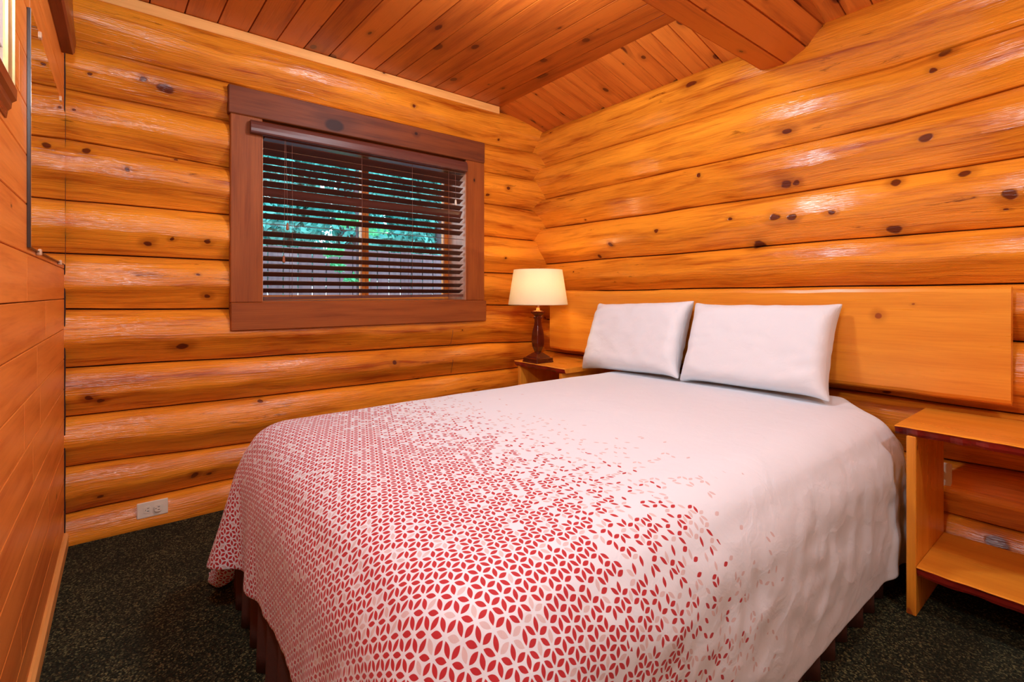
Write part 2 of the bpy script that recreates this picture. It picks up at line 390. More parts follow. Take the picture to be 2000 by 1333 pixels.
def square_lathe(name, prof, mat, parent=None, loc=(0, 0, 0), rnd=0.12, per=6):
    """square cross-section turned profile with slightly rounded arrises"""
    ring = []
    for q in range(4):
        a0 = math.pi / 2 * q
        for i in range(per):
            a = a0 + math.pi / 2 * i / (per - 1) * 1.0
            cx, cy = [(1, 1), (-1, 1), (-1, -1), (1, -1)][q]
            ring.append((cx * (1 - rnd) + rnd * math.cos(a), cy * (1 - rnd) + rnd * math.sin(a)))
    n = len(ring); V = []; Fc = []; UV = []
    for (r, z) in prof:
        for i, (a, b) in enumerate(ring): V.append((loc[0] + r * a, loc[1] + r * b, loc[2] + z)); UV.append((z, i * 0.01))
    for j in range(len(prof) - 1):
        for i in range(n): Fc.append((j * n + i, j * n + (i + 1) % n, (j + 1) * n + (i + 1) % n, (j + 1) * n + i))
    Fc.append(tuple(range(n))[::-1]); Fc.append(tuple((len(prof) - 1) * n + i for i in range(n)))
    return mesh(name, V, Fc, mat, parent, UV)

def tube(name, pts, r, mat, parent=None, n=8):
    V = []; Fc = []; pts = [Vector(p) for p in pts]
    for k, p in enumerate(pts):
        d = (pts[min(k + 1, len(pts) - 1)] - pts[max(k - 1, 0)]).normalized()
        up = Vector((0, 0, 1)) if abs(d.z) < 0.9 else Vector((1, 0, 0))
        s1 = d.cross(up).normalized(); s2 = d.cross(s1)
        for i in range(n):
            a = 2 * math.pi * i / n; V.append(p + s1 * r * math.cos(a) + s2 * r * math.sin(a))
    for k in range(len(pts) - 1):
        for i in range(n): Fc.append((k * n + i, k * n + (i + 1) % n, (k + 1) * n + (i + 1) % n, (k + 1) * n + i))
    Fc.append(tuple(range(n))[::-1]); Fc.append(tuple((len(pts) - 1) * n + i for i in range(n)))
    return mesh(name, V, Fc, mat, parent, None, True)

# ------------------------------------------------------------------ room shell
XL = -0.196; YN = -1.15; YW = 2.85; XH = 2.53; CEIL = 2.388

def log_wall(name, seams, along, base, sgn, bulge, a0, a1, cut=None, seed=0):
    """seams: list of [(a, z), ...] polylines from top to bottom; wall face bulges towards the room"""
    V = []; Fc = []; UV = []
    na = int((a1 - a0) / 0.016); nt = 26
    A = np.linspace(a0, a1, na)
    # every seam wanders a little, shared by the two logs that meet there
    S = []
    for k, s in enumerate(seams):
        xs = [p[0] for p in s]; zs = [p[1] for p in s]
        order = np.argsort(xs); z = np.interp(A, np.array(xs)[order], np.array(zs)[order])
        z = z + np.array([noise.noise(Vector((a * 2.1, k * 5.3 + seed, 1.7))) * 0.006 for a in A])
        S.append(z)
    for k in range(len(S) - 1):
        hi, lo = S[k] - 0.0025, S[k + 1] + 0.0025; off = len(V)
        taper = random.uniform(-0.004, 0.004)
        for i, a in enumerate(A):
            h = hi[i] - lo[i]; mid = (hi[i] + lo[i]) / 2
            fac = 0.012 + 0.014 * noise.noise(Vector((a * 1.6, k * 3.1 + seed, 9.0))) + 0.006 * noise.noise(Vector((a * 6, k * 3.1 + seed, 4.0)))
            B = bulge * (h / 0.235) ** 0.5 + taper * (a - 1) + 0.006 * noise.noise(Vector((a * 1.3, k * 7.7 + seed, 0)))
            arc = 0.0; prev = None
            for j in range(nt):
                ph = -math.pi / 2 + math.pi * j / (nt - 1)
                zz = mid + h / 2 * math.sin(ph)
                dep = B * max(0.0, math.cos(ph)) ** 0.75
                lim = fac + (zz - lo[i]) * 0.72      # hewn underside facet
                if dep > lim: dep = lim
                if 0 < j < nt - 1:
                    dep += 0.0050 * noise.noise(Vector((a * 3.5, zz * 16, k + seed))) + 0.0012 * noise.noise(Vector((a * 12, zz * 50, k + seed)))
                else: dep = -0.010
                if prev is not None: arc += math.hypot(zz - prev[0], dep - prev[1])
                prev = (zz, dep)
                pos = base + sgn * dep
                V.append((a, pos, zz) if along == 0 else (pos, a, zz))
                UV.append((a, arc - 0.13 + 8.0 * (k + 1 + seed)))
        for i in range(na - 1):
            for j in range(nt - 1):
                p = off + i * nt + j
                if cut:
                    ca = (A[i] + A[i + 1]) / 2; cz = V[p][2]
                    if cut[0] < ca < cut[1] and cut[2] < cz < cut[3]: continue
                f = (p, p + nt, p + nt + 1, p + 1)
                if (along == 0) == (sgn < 0): Fc.append(f)
                else: Fc.append(f[::-1])
    o = mesh(name, V, Fc, M['log'], None, UV, True)
    l = o.data.uv_layers.new(name='place'); vi = np.zeros(len(o.data.loops), int); o.data.loops.foreach_get('vertex_index', vi)
    pl = np.array([((p[0], p[2]) if along == 0 else (p[1] + 10.0, p[2])) for p in V])
    l.data.foreach_set('uv', pl[vi].ravel()); return o

W = [[(-0.194, 2.375), (2.53, 2.375)],
     [(-0.194, 2.134), (0.414, 2.13), (2.01, 2.122), (2.492, 2.135)],
     [(-0.197, 1.939), (0.416, 1.936), (2.006, 1.923), (2.476, 1.928)],
     [(-0.197, 1.727), (0.416, 1.699), (2.01, 1.697), (2.539, 1.695)],
     [(-0.197, 1.463), (0.419, 1.463), (2.01, 1.47), (2.523, 1.472)],
     [(-0.197, 1.234), (0.419, 1.233), (2.01, 1.211), (2.275, 1.212)],
     [(-0.197, 0.994), (0.419, 0.987), (2.019, 0.984), (2.227, 0.977)],
     [(-0.197, 0.744), (0.543, 0.731), (2.019, 0.715), (2.45, 0.70)],
     [(-0.197, 0.536), (0.543, 0.525), (2.019, 0.515), (2.26, 0.518)],
     [(-0.197, 0.316), (0.543, 0.291), (2.0, 0.30)],
     [(-0.197, 0.116), (0.389, 0.12), (2.0, 0.10)],
     [(-0.197, -0.10), (2.0, -0.10)]]
OPEN = (0.556, 1.785, 1.03, 1.90)        # window opening x0, x1, z0, z1
w = log_wall('wall_back', W, 0, YW, -1, 0.080, -0.26, 2.53, cut=(OPEN[0] - 0.02, OPEN[1] + 0.02, OPEN[2] - 0.02, OPEN[3] + 0.02), seed=3)
tag(w, 'back wall of stacked varnished orange logs around the window', kind='structure')
Hd = [[(0, 2.30), (3, 2.30)],
      [(2.793, 2.031), (1.136, 2.034), (0.617, 2.005), (0.245, 2.019)],
      [(2.822, 1.781), (1.321, 1.774), (0.617, 1.776), (0.245, 1.803)],
      [(2.764, 1.558), (1.729, 1.547), (1.136, 1.547), (0.245, 1.55)],
      [(2.735, 1.292), (1.136, 1.298), (0.823, 1.304), (0.245, 1.304)],
      [(2.679, 1.079), (0.245, 1.10)],
      [(2.6, 0.87), (0.245, 0.889)],
      [(2.6, 0.63), (0.245, 0.633)],
      [(2.6, 0.40), (0.49, 0.413), (0.245, 0.42)],
      [(2.6, 0.205), (0.245, 0.209)],
      [(2.6, -0.05), (0.245, -0.05)]]
w = log_wall('wall_right', Hd, 1, XH, -1, 0.084, YN - 0.05, 2.90, seed=23)
tag(w, 'right wall of stacked varnished orange logs behind the headboard', kind='structure')
# masonry-thick backing behind the logs (outer face of the log walls), with the window hole
b = MB()
b.box(-0.30, 2.82, 2.862, 3.06, -0.1, OPEN[2] - 0.01, 0); b.box(-0.30, 2.82, 2.862, 3.06, OPEN[3] + 0.01, 2.6, 0)
b.box(-0.30, OPEN[0] - 0.01, 2.862, 3.06, OPEN[2] - 0.01, OPEN[3] + 0.01, 2); b.box(OPEN[1] + 0.01, 2.82, 2.862, 3.06, OPEN[2] - 0.01, OPEN[3] + 0.01, 2)
b.box(2.542, 2.74, YN - 0.1, 2.86, -0.1, 2.6, 1)
w = b.build('wall_outer', M['gap']); tag(w, 'dark core of the log walls seen only in the seams between logs', kind='structure')

# left wall: horizontal tongue-and-groove boards
b = MB(); z = 1.166 - 0.126 * 10; k = 0
while z < 2.40:
    z0, z1 = max(z, 0.0), min(z + 0.126, 2.42)
    if z1 - z0 > 0.02:
        y = YN - 0.02 ; cuts = sorted(random.uniform(0.6, 2.6) for _ in range(random.choice((1, 1, 2))))
        for c_ in cuts + [2.86]:
            if c_ - y > 0.12:
                b.box(XL - 0.018, XL, y + 0.0006, c_ - 0.0006, z0 + 0.0012, z1 - 0.0012, 1, bev=0.0016); y = c_
    z += 0.126; k += 1
b.box(XL - 0.05, XL - 0.019, YN - 0.02, 2.86, 0, 2.42, 1, m=1)
b.box(XL - 0.002, XL + 0.0035, 2.774, 2.80, 0.05, 2.33, 2, bev=0.001, m=1)
w = b.build('wall_left', [M['panel'], M['gap']]); tag(w, 'left wall of horizontal tongue and groove pine boards', kind='structure')
b = MB(); b.prism([(0.0, XL), (0.0, XL + 0.014), (0.048, XL + 0.014), (0.058, XL + 0.006), (0.06, XL)], 1, YN, 2.80)
w = b.build('baseboard_left', M['pale']); tag(w, 'slim pale wooden baseboard along the foot of the panelled wall', kind='structure')

# floor
b = MB(); b.box(-0.3, 2.6, YN - 0.1, 2.9, -0.05, 0.0, 0, bev=0.001)
w = b.build('floor', M['carpet']); tag(w, 'dark green flecked carpet floor', kind='structure')
# wall behind the camera
b = MB(); b.box(-0.3, 2.6, YN - 0.1, YN, 0, 2.5, 0)
w = b.build('wall_near', M['plaster']); tag(w, 'plain wall behind the camera', kind='structure')

# ceiling: flat planks running away from the camera, then a slope of short planks down to the right wall
FX = 2.10; SX = 2.62; SLOPE = (2.388 - 2.283) / (2.49 - 2.10)
def plank_strip(V, Fc, UV, p, q, wdt, nrm, bid, bev=0.004, thick=0.02):
    """one plank from p to q, width vector wdt, normal nrm pointing into the room"""
    p, q, wdt, nrm = map(Vector, (p, q, wdt, nrm)); b0 = len(V)
    wl = wdt.length; wn = wdt.normalized(); L = (q - p).length
    prof = [(0.0006, -bev * 2.8), (bev * 0.8, 0), (wl - bev * 0.8, 0), (wl - 0.0006, -bev * 2.8)]
    for e, base in ((0, p), (L, q)):
        for (a, d) in prof:
            V.append(base + wn * a + nrm * d); UV.append((e + bid * 0.37, a + bid * 8.0))
    for j in range(3): Fc.append((b0 + j, b0 + 4 + j, b0 + 5 + j, b0 + j + 1))
V = []; Fc = []; UV = []; bid = 400
th = R(1.8); d = Vector((-math.sin(th), math.cos(th), 0)); wv = Vector((math.cos(th), math.sin(th), 0)) 
x = FX + 0.03 - 0.134; PW = 0.134
# planks cross the whole room at a slight angle; the first hugs the fold
x = FX
while x > XL - 0.2:
    bid += 1
    p = Vector((x, 2.86, CEIL)) - d * 4.05; q = Vector((x, 2.86, CEIL))
    p.x -= 0; plank_strip(V, Fc, UV, p, q, -wv * PW, Vector((0, 0, -1)), bid)
    x -= PW
# slope planks
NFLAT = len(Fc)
nsl = Vector((-(2.388 - 2.283), 0, -(2.49 - 2.10))).normalized()
y = 2.90
while y > YN - 0.1:
    bid += 1; wd = 0.098 if bid % 4 else 0.075
    p = Vector((FX - 0.0, y, CEIL)); q = Vector((SX, y, CEIL - (SX - FX) * SLOPE))
    plank_strip(V, Fc, UV, p, q, Vector((0, -wd, 0)), nsl, bid)
    y -= wd
# the triangle left between the slanted first plank and the fold
bid += 1; n0 = len(V)
# fold board from the window wall to the near wall
V += [(FX - 0.004, 2.86, CEIL - 0.002), (FX + 0.001, YN - 0.1, CEIL - 0.002), (FX + 0.13, YN - 0.1, CEIL - 0.002)]
V = V[:n0]
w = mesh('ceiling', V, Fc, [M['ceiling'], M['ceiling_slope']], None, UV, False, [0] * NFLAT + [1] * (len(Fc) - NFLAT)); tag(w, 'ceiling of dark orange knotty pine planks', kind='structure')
b = MB(); b.box(-0.3, 2.75, YN - 0.1, 3.06, CEIL + 0.012, CEIL + 0.10, 1)
w = b.build('ceiling_roof', M['gap']); tag(w, 'roof deck above the plank ceiling', kind='structure')

b = MB()
b.box(XL, 2.085, 2.780, 2.81, 2.335, 2.386, 0, bev=0.002)
w = b.build('trim_1', M['pale']); tag(w, 'pale wooden trim strip between the top log and the ceiling', kind='structure')
# beam
pol = [(1.235, 2.26), (1.13, 2.150), (1.02, 2.143), (0.925, 2.185), (0.865, 2.27), (0.86, 2.39), (0.91, 2.46), (1.19, 2.46), (1.245, 2.38)]
b = MB(); n_ = len(pol)
xs = [XL] + [XL + i * 0.14 for i in range(1, 19)] + [2.50]
V = []; Fc = []; UV = []
for i, xx in enumerate(xs):
    for j, (py, pz) in enumerate(pol):
        w1 = 0.006 * noise.noise(Vector((xx * 1.7, j * 3.3, 0.5))); w2 = 0.006 * noise.noise(Vector((xx * 1.7, j * 3.3, 8.5)))
        V.append((xx, py + w1, pz + w2))
nV = len(V)
# split faces so each facet gets its own uv strip
V2 = []; 
for j in range(n_):
    j2 = (j + 1) % n_; wl = math.dist(pol[j], pol[j2]); cen = (1.05, 2.31); o_ = len(V2); g = 0.0045 / wl
    for i in range(len(xs)):
        a_ = Vector(V[i * n_ + j]); c_ = Vector(V[i * n_ + j2]); c0 = Vector((xs[i], *cen))
        V2 += [a_ + (c0 - a_) * 0.06, a_.lerp(c_, g), a_.lerp(c_, 1 - g), c_ + (c0 - c_) * 0.06]
        UV += [(xs[i], e + 8.0 * (600 + j)) for e in (-0.01, g * wl, wl - g * wl, wl + 0.01)]
    for i in range(len(xs) - 1):
        for q in range(3): Fc.append((o_ + 4 * i + q, o_ + 4 * i + 4 + q, o_ + 4 * i + 5 + q, o_ + 4 * i + 1 + q))
beam = mesh('ceiling_beam', V2, Fc, M['ceiling'], None, UV)
tag(beam, 'thick faceted log beam under the ceiling running into the right log wall', 'beam')

# valance board high on the left wall
b = MB(); b.prism([(2.030, XL), (2.030, XL + 0.034), (2.04, XL + 0.040), (2.08, XL + 0.044), (2.13, XL + 0.040), (2.18, XL + 0.036), (2.36, XL + 0.030), (2.36, XL)], 1, -1.1, 2.665)
w = b.build('wooden_valance', M['redwood']); tag(w, 'dark red wooden valance board high on the panelled left wall', 'valance')

# ------------------------------------------------------------------ window
win = empty('window_1', (1.17, 2.755, 1.0)); tag(win, 'window with wide brown stained casing in the log wall', kind='structure')
def wchild(b, name, mat):
    o = b.build(name, mat); o.parent = win; o.matrix_parent_inverse = __import__('mathutils').Matrix.Translation(-win.location); return o
Y0, Y1 = 2.755, 2.80
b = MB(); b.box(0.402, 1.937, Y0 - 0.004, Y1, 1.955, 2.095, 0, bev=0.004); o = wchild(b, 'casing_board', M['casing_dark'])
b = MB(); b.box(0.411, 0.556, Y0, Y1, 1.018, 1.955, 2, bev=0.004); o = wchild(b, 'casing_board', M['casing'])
b = MB(); b.box(1.787, 1.936, Y0, Y1, 1.018, 1.955, 2, bev=0.004); o = wchild(b, 'casing_board', M['casing'])
b = MB(); b.box(0.411, 1.949, Y0 - 0.006, Y1, 0.877, 1.018, 0, bev=0.005); o = wchild(b, 'casing_board', M['casing'])
b = MB(); b.box(0.545, 0.558, Y1 - 0.04, 3.02, 1.02, 1.915, 2, bev=0.001); b.box(1.785, 1.80, Y1 - 0.04, 3.02, 1.02, 1.915, 2, bev=0.001)
b.box(0.545, 1.80, Y1 - 0.04, 3.02, 1.905, 1.92, 0, bev=0.001); wchild(b, 'window_jamb', M['jamb'])
b = MB(); b.box(0.545, 1.80, Y1 - 0.04, 3.02, 1.012, 1.025, 0, bev=0.002); wchild(b, 'window_sill', M['casing'])
b = MB(); b.box(0.556, 0.595, 2.98, 3.02, 1.025, 1.905, 2); b.box(1.752, 1.787, 2.98, 3.02, 1.025, 1.905, 2)
b.box(0.59, 1.755, 2.98, 3.02, 1.025, 1.055, 0); b.box(0.59, 1.755, 2.98, 3.02, 1.875, 1.905, 0)
b.box(1.160, 1.182, 2.972, 3.02, 1.05, 1.88, 2); b.box(1.185, 1.208, 2.98, 3.02, 1.05, 1.88, 2)
wchild(b, 'window_sash', M['mullion'])
for x0, x1 in ((0.59, 1.165), (1.20, 1.755)):
    b = MB(); b.box(x0, x1, 2.998, 3.002, 1.05, 1.88, 0, bev=0.0005); wchild(b, 'window_pane', M['glass'])

# blind
bl = empty('window_blind', (1.17, 2.78, 1.90)); tag(bl, 'dark brown wooden slat blind hanging inside the window casing', 'blind')
def bchild(o):
    o.parent = bl; o.matrix_parent_inverse = __import__('mathutils').Matrix.Translation(-bl.location); return o
b = MB()
pf = [(2.730, 1.866), (2.722, 1.869), (2.7175, 1.876), (2.716, 1.890), (2.718, 1.908), (2.724, 1.924), (2.732, 1.932), (2.754, 1.932), (2.754, 1.868)]
b.prism([(y_, z_) for y_, z_ in pf][::-1], 0, 0.496, 1.775); bchild(b.build('valance', M['valance']))
b = MB(); b.box(0.565, 1.775, 2.76, 2.82, 1.862, 1.90, 0, bev=0.002); bchild(b.build('headrail', M['valance']))
SL = [1.835, 1.797, 1.757, 1.717, 1.676, 1.636, 1.592, 1.549, 1.508, 1.466, 1.424, 1.376, 1.333, 1.291, 1.248, 1.206, 1.163, 1.121, 1.079]
b = MB()
for i, z in enumerate(SL):
    tl = R(25) if i not in (6, 10) else (R(56) if i == 6 else R(-7))
    cy, hw = 2.795, 0.025; sag = 0.002 * math.sin(i * 2.1)
    P = []
    n = 9
    poly = []
    for k in range(n):
        s_ = -1 + 2 * k / (n - 1); r_ = hw * s_; cr = 0.0016 * (1 - s_ * s_)
        poly.append((r_, cr + 0.0013))
    for k in range(n - 1, -1, -1):
        s_ = -1 + 2 * k / (n - 1); r_ = hw * s_; cr = 0.0016 * (1 - s_ * s_); poly.append((r_, cr - 0.0013))
    # front edge (smaller y) is the higher one
    pp = [(cy + a * math.cos(tl) + c_ * math.sin(tl), z + sag - a * math.sin(tl) + c_ * math.cos(tl)) for a, c_ in poly]
    b.prism(pp[::-1], 0, 0.563, 1.775, grain=0)
bchild(b.build('slats', M['blind']))
b = MB(); P = []
b.prism([(2.772, 1.034), (2.772, 1.050), (2.82, 1.050), (2.82, 1.034)], 0, 0.563, 1.775, grain=0)
o = b.build('bottom_rail', M['valance']); bchild(o)
for v_ in o.data.vertices: v_.co.z += (v_.co.x - 0.563) * 0.012 - 0.004
for xx in (0.70, 1.08, 1.40, 1.66):
    for yy in (2.768, 2.823):
        bchild(tube('ladder_cord', [(xx, yy, 1.87), (xx + 0.002, yy, 1.5), (xx, yy, 1.04)], 0.0009, M['cord'], None, 5))
for (x0, x1, zb) in ((0.665, 0.673, 1.433), (0.66, 0.655, 1.262), (1.699, 1.702, 1.68)):
    bchild(tube('pull_cord', [(x0, 2.752, 1.87), ((x0 + x1) / 2 + .002, 2.75, 1.6 if zb < 1.6 else 1.78), (x1, 2.75, zb)], 0.0009, M['cord'], None, 5))
    bchild(lathe('tassel', [(0.002, 0.0), (0.0048, -0.004), (0.0062, -0.014), (0.0078, -0.028), (0.0072, -0.036), (0.003, -0.038)], M['tassel'] if zb < 1.6 else M['white_plastic'], None, 12, (x1, 2.75, zb)))

# ------------------------------------------------------------------ outside: fence, trees
o = mesh('ground', [(-6, 3.3, -0.3), (14, 3.3, -0.3), (14, 24, -0.3), (-6, 24, -0.3)], [(0, 1, 2, 3)], M['grass']); tag(o, 'ground outside beyond the window', kind='structure')
b = MB(); x = -0.6
while x < 6.0:
    wd = 0.135; b.box(x, x + wd, 5.5, 5.52, -0.3, 1.56 + random.uniform(-0.01, 0.01), 2, bev=0.002); x += wd + 0.012
b.box(-0.6, 6, 5.53, 5.57, 0.3, 0.38, 0); b.box(-0.6, 6, 5.53, 5.57, 1.3, 1.38, 0)
o = b.build('garden_fence', M['fence']); tag(o, 'greyish purple board fence outside seen through the lower blind slats', 'fence')
def foliage(name, parent, blobs, n, size, mat):
    Vv = []; Ff = []
    for (cx, cy, cz, rx, ry, rz) in blobs:
        for _ in range(n):
            v = RNG.normal(size=3); v /= np.linalg.norm(v); rr = RNG.uniform(0.45, 1.0) ** 0.5
            c0 = np.array([cx, cy, cz]) + v * rr * np.array([rx, ry, rz])
            a_ = RNG.normal(size=3); a_ /= np.linalg.norm(a_); b_ = np.cross(a_, RNG.normal(size=3)); b_ /= np.linalg.norm(b_)
            s_ = size * RNG.uniform(0.6, 1.4); i0 = len(Vv)
            Vv += [c0 - a_ * s_, c0 + b_ * s_ * 0.42, c0 + a_ * s_, c0 - b_ * s_ * 0.42]; Ff.append((i0, i0 + 1, i0 + 2, i0 + 3))
    return mesh(name, Vv, Ff, mat, parent)
def tree(x, y, h, r, seed, label, nb=12, n=560, size=0.07, trunk=0.10, mat='leaf_teal'):
    random.seed(seed); t = empty('tree', (x, y, -0.3)); tag(t, label, 'tree', 'trees outside the window')
    tube('trunk', [(0, 0, 0), (0.03, 0, h * 0.5), (-0.02, 0.02, h * 0.92)], trunk, M['trunk'], t, 10)
    bl_ = [(random.uniform(-r, r) * 0.7, random.uniform(-0.6, 0.9) * r * 0.5, h * (0.33 + 0.62 * i / nb), r * random.uniform(0.5, 0.8), r * 0.5, h * 0.11) for i in range(nb)]
    foliage('foliage', t, bl_, n, size, M[mat]); return t
tree(1.15, 6.9, 4.4, 0.57, 1, 'leftmost teal green tree outside behind the blind')
tree(2.50, 6.9, 5.2, 0.53, 2, 'teal tree with a thick grey trunk behind the left window pane', trunk=0.17)
tree(3.98, 6.9, 4.8, 0.57, 3, 'teal green tree outside behind the right window pane')
tree(5.25, 7.6, 5.0, 0.6, 4, 'rightmost teal tree outside behind the window edge', n=500)
tree(5.0, 9.9, 6.5, 1.12, 5, 'tall farther tree outside between the nearer teal trees', n=1600, size=0.10)
tree(1.9, 9.9, 6.0, 1.12, 6, 'farther tree outside at the left window edge', n=1600, size=0.10)
tree(8.1, 9.9, 6.0, 1.12, 7, 'farthest right tree outside beyond the fence', n=1200, size=0.10)
random.seed(9)
sh = empty('young_tree', (1.36, 4.3, -0.3)); tag(sh, 'young tree with bright green leaf sprays near the window mullion', 'tree')
tube('trunk', [(0.28, 0, 0), (0.29, 0.02, 1.0), (0.27, 0, 2.4)], 0.012, M['trunk'], sh)
foliage('foliage', sh, [(0.07, 0, 1.72, 0.09, 0.06, 0.04), (0.10, 0, 1.60, 0.08, 0.06, 0.035), (0.27, 0, 1.50, 0.12, 0.06, 0.03), (0.20, 0, 2.0, 0.12, 0.1, 0.05), (0.45, 0, 1.95, 0.15, 0.1, 0.05)], 60, 0.035, M['leaf_green'])

# ------------------------------------------------------------------ wall things
# outlet on the lowest log
def outlet(name, rotz, loc, label, plate=(0.115, 0.070), vertical=False):
    t = empty(name, loc); t.rotation_euler = (0, 0, rotz); tag(t, label, 'outlet')
    w2, h2 = plate[0] / 2, plate[1] / 2
    if vertical: w2, h2 = h2, w2
    b = MB(); b.box(-w2, w2, -0.007, 0.0, -h2, h2, 0, bev=0.0025); b.build('cover_plate', M['white_plastic'], t)
    for s_ in (-1, 1):
        c0 = (s_ * 0.0195, 0) if not vertical else (0, s_ * 0.0195)
        b = MB(); n = 20
        pr = []
        for i in range(n):
            a = 2 * math.pi * i / n; ex = max(-0.0125, min(0.0125, 0.0165 * math.cos(a))); ez = max(-0.0155, min(0.0155, 0.0165 * math.sin(a)))
            if vertical: ex, ez = 0.0165 * math.cos(a), max(-0.0125, min(0.0125, 0.0165 * math.sin(a)))
            pr.append((c0[1] + ez, c0[0] + ex))
        b.prism(pr, 1, -0.0085, -0.006); sk = b.build('socket', M['white_plastic'], t)
        b = MB()
        q = (lambda a, c: (a, c)) if not vertical else (lambda a, c: (c, a))
        for dz in (-0.0062, 0.0062):
            if vertical: b.box(c0[0] + dz - 0.001, c0[0] + dz + 0.001, -0.0092, -0.006, c0[1] + 0.001, c0[1] + 0.009, 0, bev=0.0002)
            else: b.box(c0[0] - 0.001 , c0[0] + 0.007, -0.0092, -0.006, c0[1] + dz - 0.001, c0[1] + dz + 0.001, 0, bev=0.0002)
        if vertical: b.box(-0.002, 0.002, -0.0092, -0.006, c0[1] - 0.0095, c0[1] - 0.0055, 0, bev=0.001)
        else: b.box(c0[0] - 0.0095, c0[0] - 0.0055, -0.0092, -0.006, -0.002, 0.002, 0, bev=0.001)
        b.build('slot', M['slot'], sk)
    lathe('screw', [(0.0028, 0), (0.0022, 0.0012)], M['brass'], t, 12).rotation_euler = (R(90), 0, 0)
    t.children[-1].location = (0, -0.0070, 0)
    return t
outlet('power_outlet', 0, (0.103, 2.776, 0.083), 'ivory duplex power outlet on the lowest log of the window wall')
outlet('power_outlet', R(-90), (2.458, 0.462, 0.36), 'ivory power outlet on the right log wall partly hidden by the nightstand panel', vertical=True)
# thin cable down the window wall
o = tube('thin_cable', [(1.694, 2.772, 0.876), (1.694, 2.772, 0.80), (1.695, 2.80, 0.735), (1.695, 2.834, 0.716), (1.695, 2.795, 0.69), (1.697, 2.774, 0.62), (1.697, 2.80, 0.54)], 0.0012, M['slot'])
tag(o, 'thin cable running down the logs below the window casing', 'cable')
# mirror
t = empty('wall_mirror', (XL, 2.24, 1.18)); tag(t, 'tall frameless mirror clipped to the panelled left wall beside the corner', 'mirror')
b = MB(); b.box(0.0, 0.0078, -0.475, 0.465, 0.0, 0.62, 2, bev=0.001); b.build('backing', M['mirror_edge'], t)
b = MB(); b.box(0.0078, 0.0082, -0.473, 0.463, 0.002, 0.618, 2, bev=0.0001); b.build('mirror_glass', M['mirror'], t)
for yy, zz in ((-0.30, 0.0), (0.28, 0.0), (-0.30, 0.62), (0.28, 0.62)):
    b = MB(); b.box(0.0, 0.012, yy - 0.010, yy + 0.010, zz - 0.009, zz + 0.009, 0, bev=0.002); b.build('clip', M['clip'], t)
# picture
t = empty('framed_picture', (XL, 1.18, 1.43)); tag(t, 'framed picture with white mat, gilt sides and dark bottom moulding on the left wall', 'picture')
y0, y1, z0, z1 = -0.286, 0.286, 0.055, 0.60
b = MB(); b.box(0.0, 0.006, y0 + 0.01, y1 - 0.01, z0, z1, 0, bev=0.001); b.build('backboard', M['mat_board'], t)
b = MB(); b.box(0.006, 0.009, y0 + 0.085, y1 - 0.085, z0 + 0.06, z1 - 0.085, 0, bev=0.001); b.build('print', M['print'], t)
for (a0_, a1_) in ((y0, y0 + 0.062), (y1 - 0.062, y1)):
    b = MB(); b.box(0.0, 0.013, a0_, a1_, z0, z1, 2, bev=0.004); b.box(0.0, 0.0165, a0_ if a0_ > 0 and 0 else (a0_ if a0_ < 0 else a1_ - 0.012), (a0_ + 0.012) if a0_ < 0 else a1_, z0, z1, 2, bev=0.004); b.build('frame_rail', M['gold'], t)
b = MB(); b.box(0.0, 0.016, y0, y1, z1 - 0.062, z1, 1, bev=0.003); b.build('frame_rail', M['gold'], t)
b = MB(); b.prism([(0.0, 0), (0.0, 0.003), (0.016, 0.005), (0.022, 0.010), (0.034, 0.011), (0.040, 0.018), (0.062, 0.019), (0.066, 0.014), (0.066, 0)], 1, y0 - 0.002, y1 + 0.002)
b.build('bottom_moulding', M['redwood'], t)

# ceiling lamp and mounts made up for the added lights (just outside the frame)
for i, p in enumerate(LAMP_FILL_POS):
    if i == 1:  # sconce invented to carry the added light near the camera
        t = empty('added_sconce', (XL, p[1], p[2])); tag(t, 'made-up wall sconce for the added light beside the camera', 'lamp')
        b = MB(); b.box(0, 0.02, -0.04, 0.04, -0.06, 0.06, 2, bev=0.006); b.build('back_plate', M['brass'], t)
        tube('arm', [(0.02, 0, 0), (0.06, 0, -0.03), (0.085, 0, -0.01)], 0.005, M['brass'], t)
    else:
        t = empty('ceiling_lamp_or_fill', (p[0], p[1], CEIL)); tag(t, 'ceiling lamp between the log beam and the window' if i == 0 else 'made-up ceiling mount for the added fill light behind the camera', 'lamp')
        lathe('ceiling_rose', [(0.05, 0.0), (0.05, -0.010), (0.012, -0.014)], M['brass'], t, 24)  # the second rose is made up for the added fill light
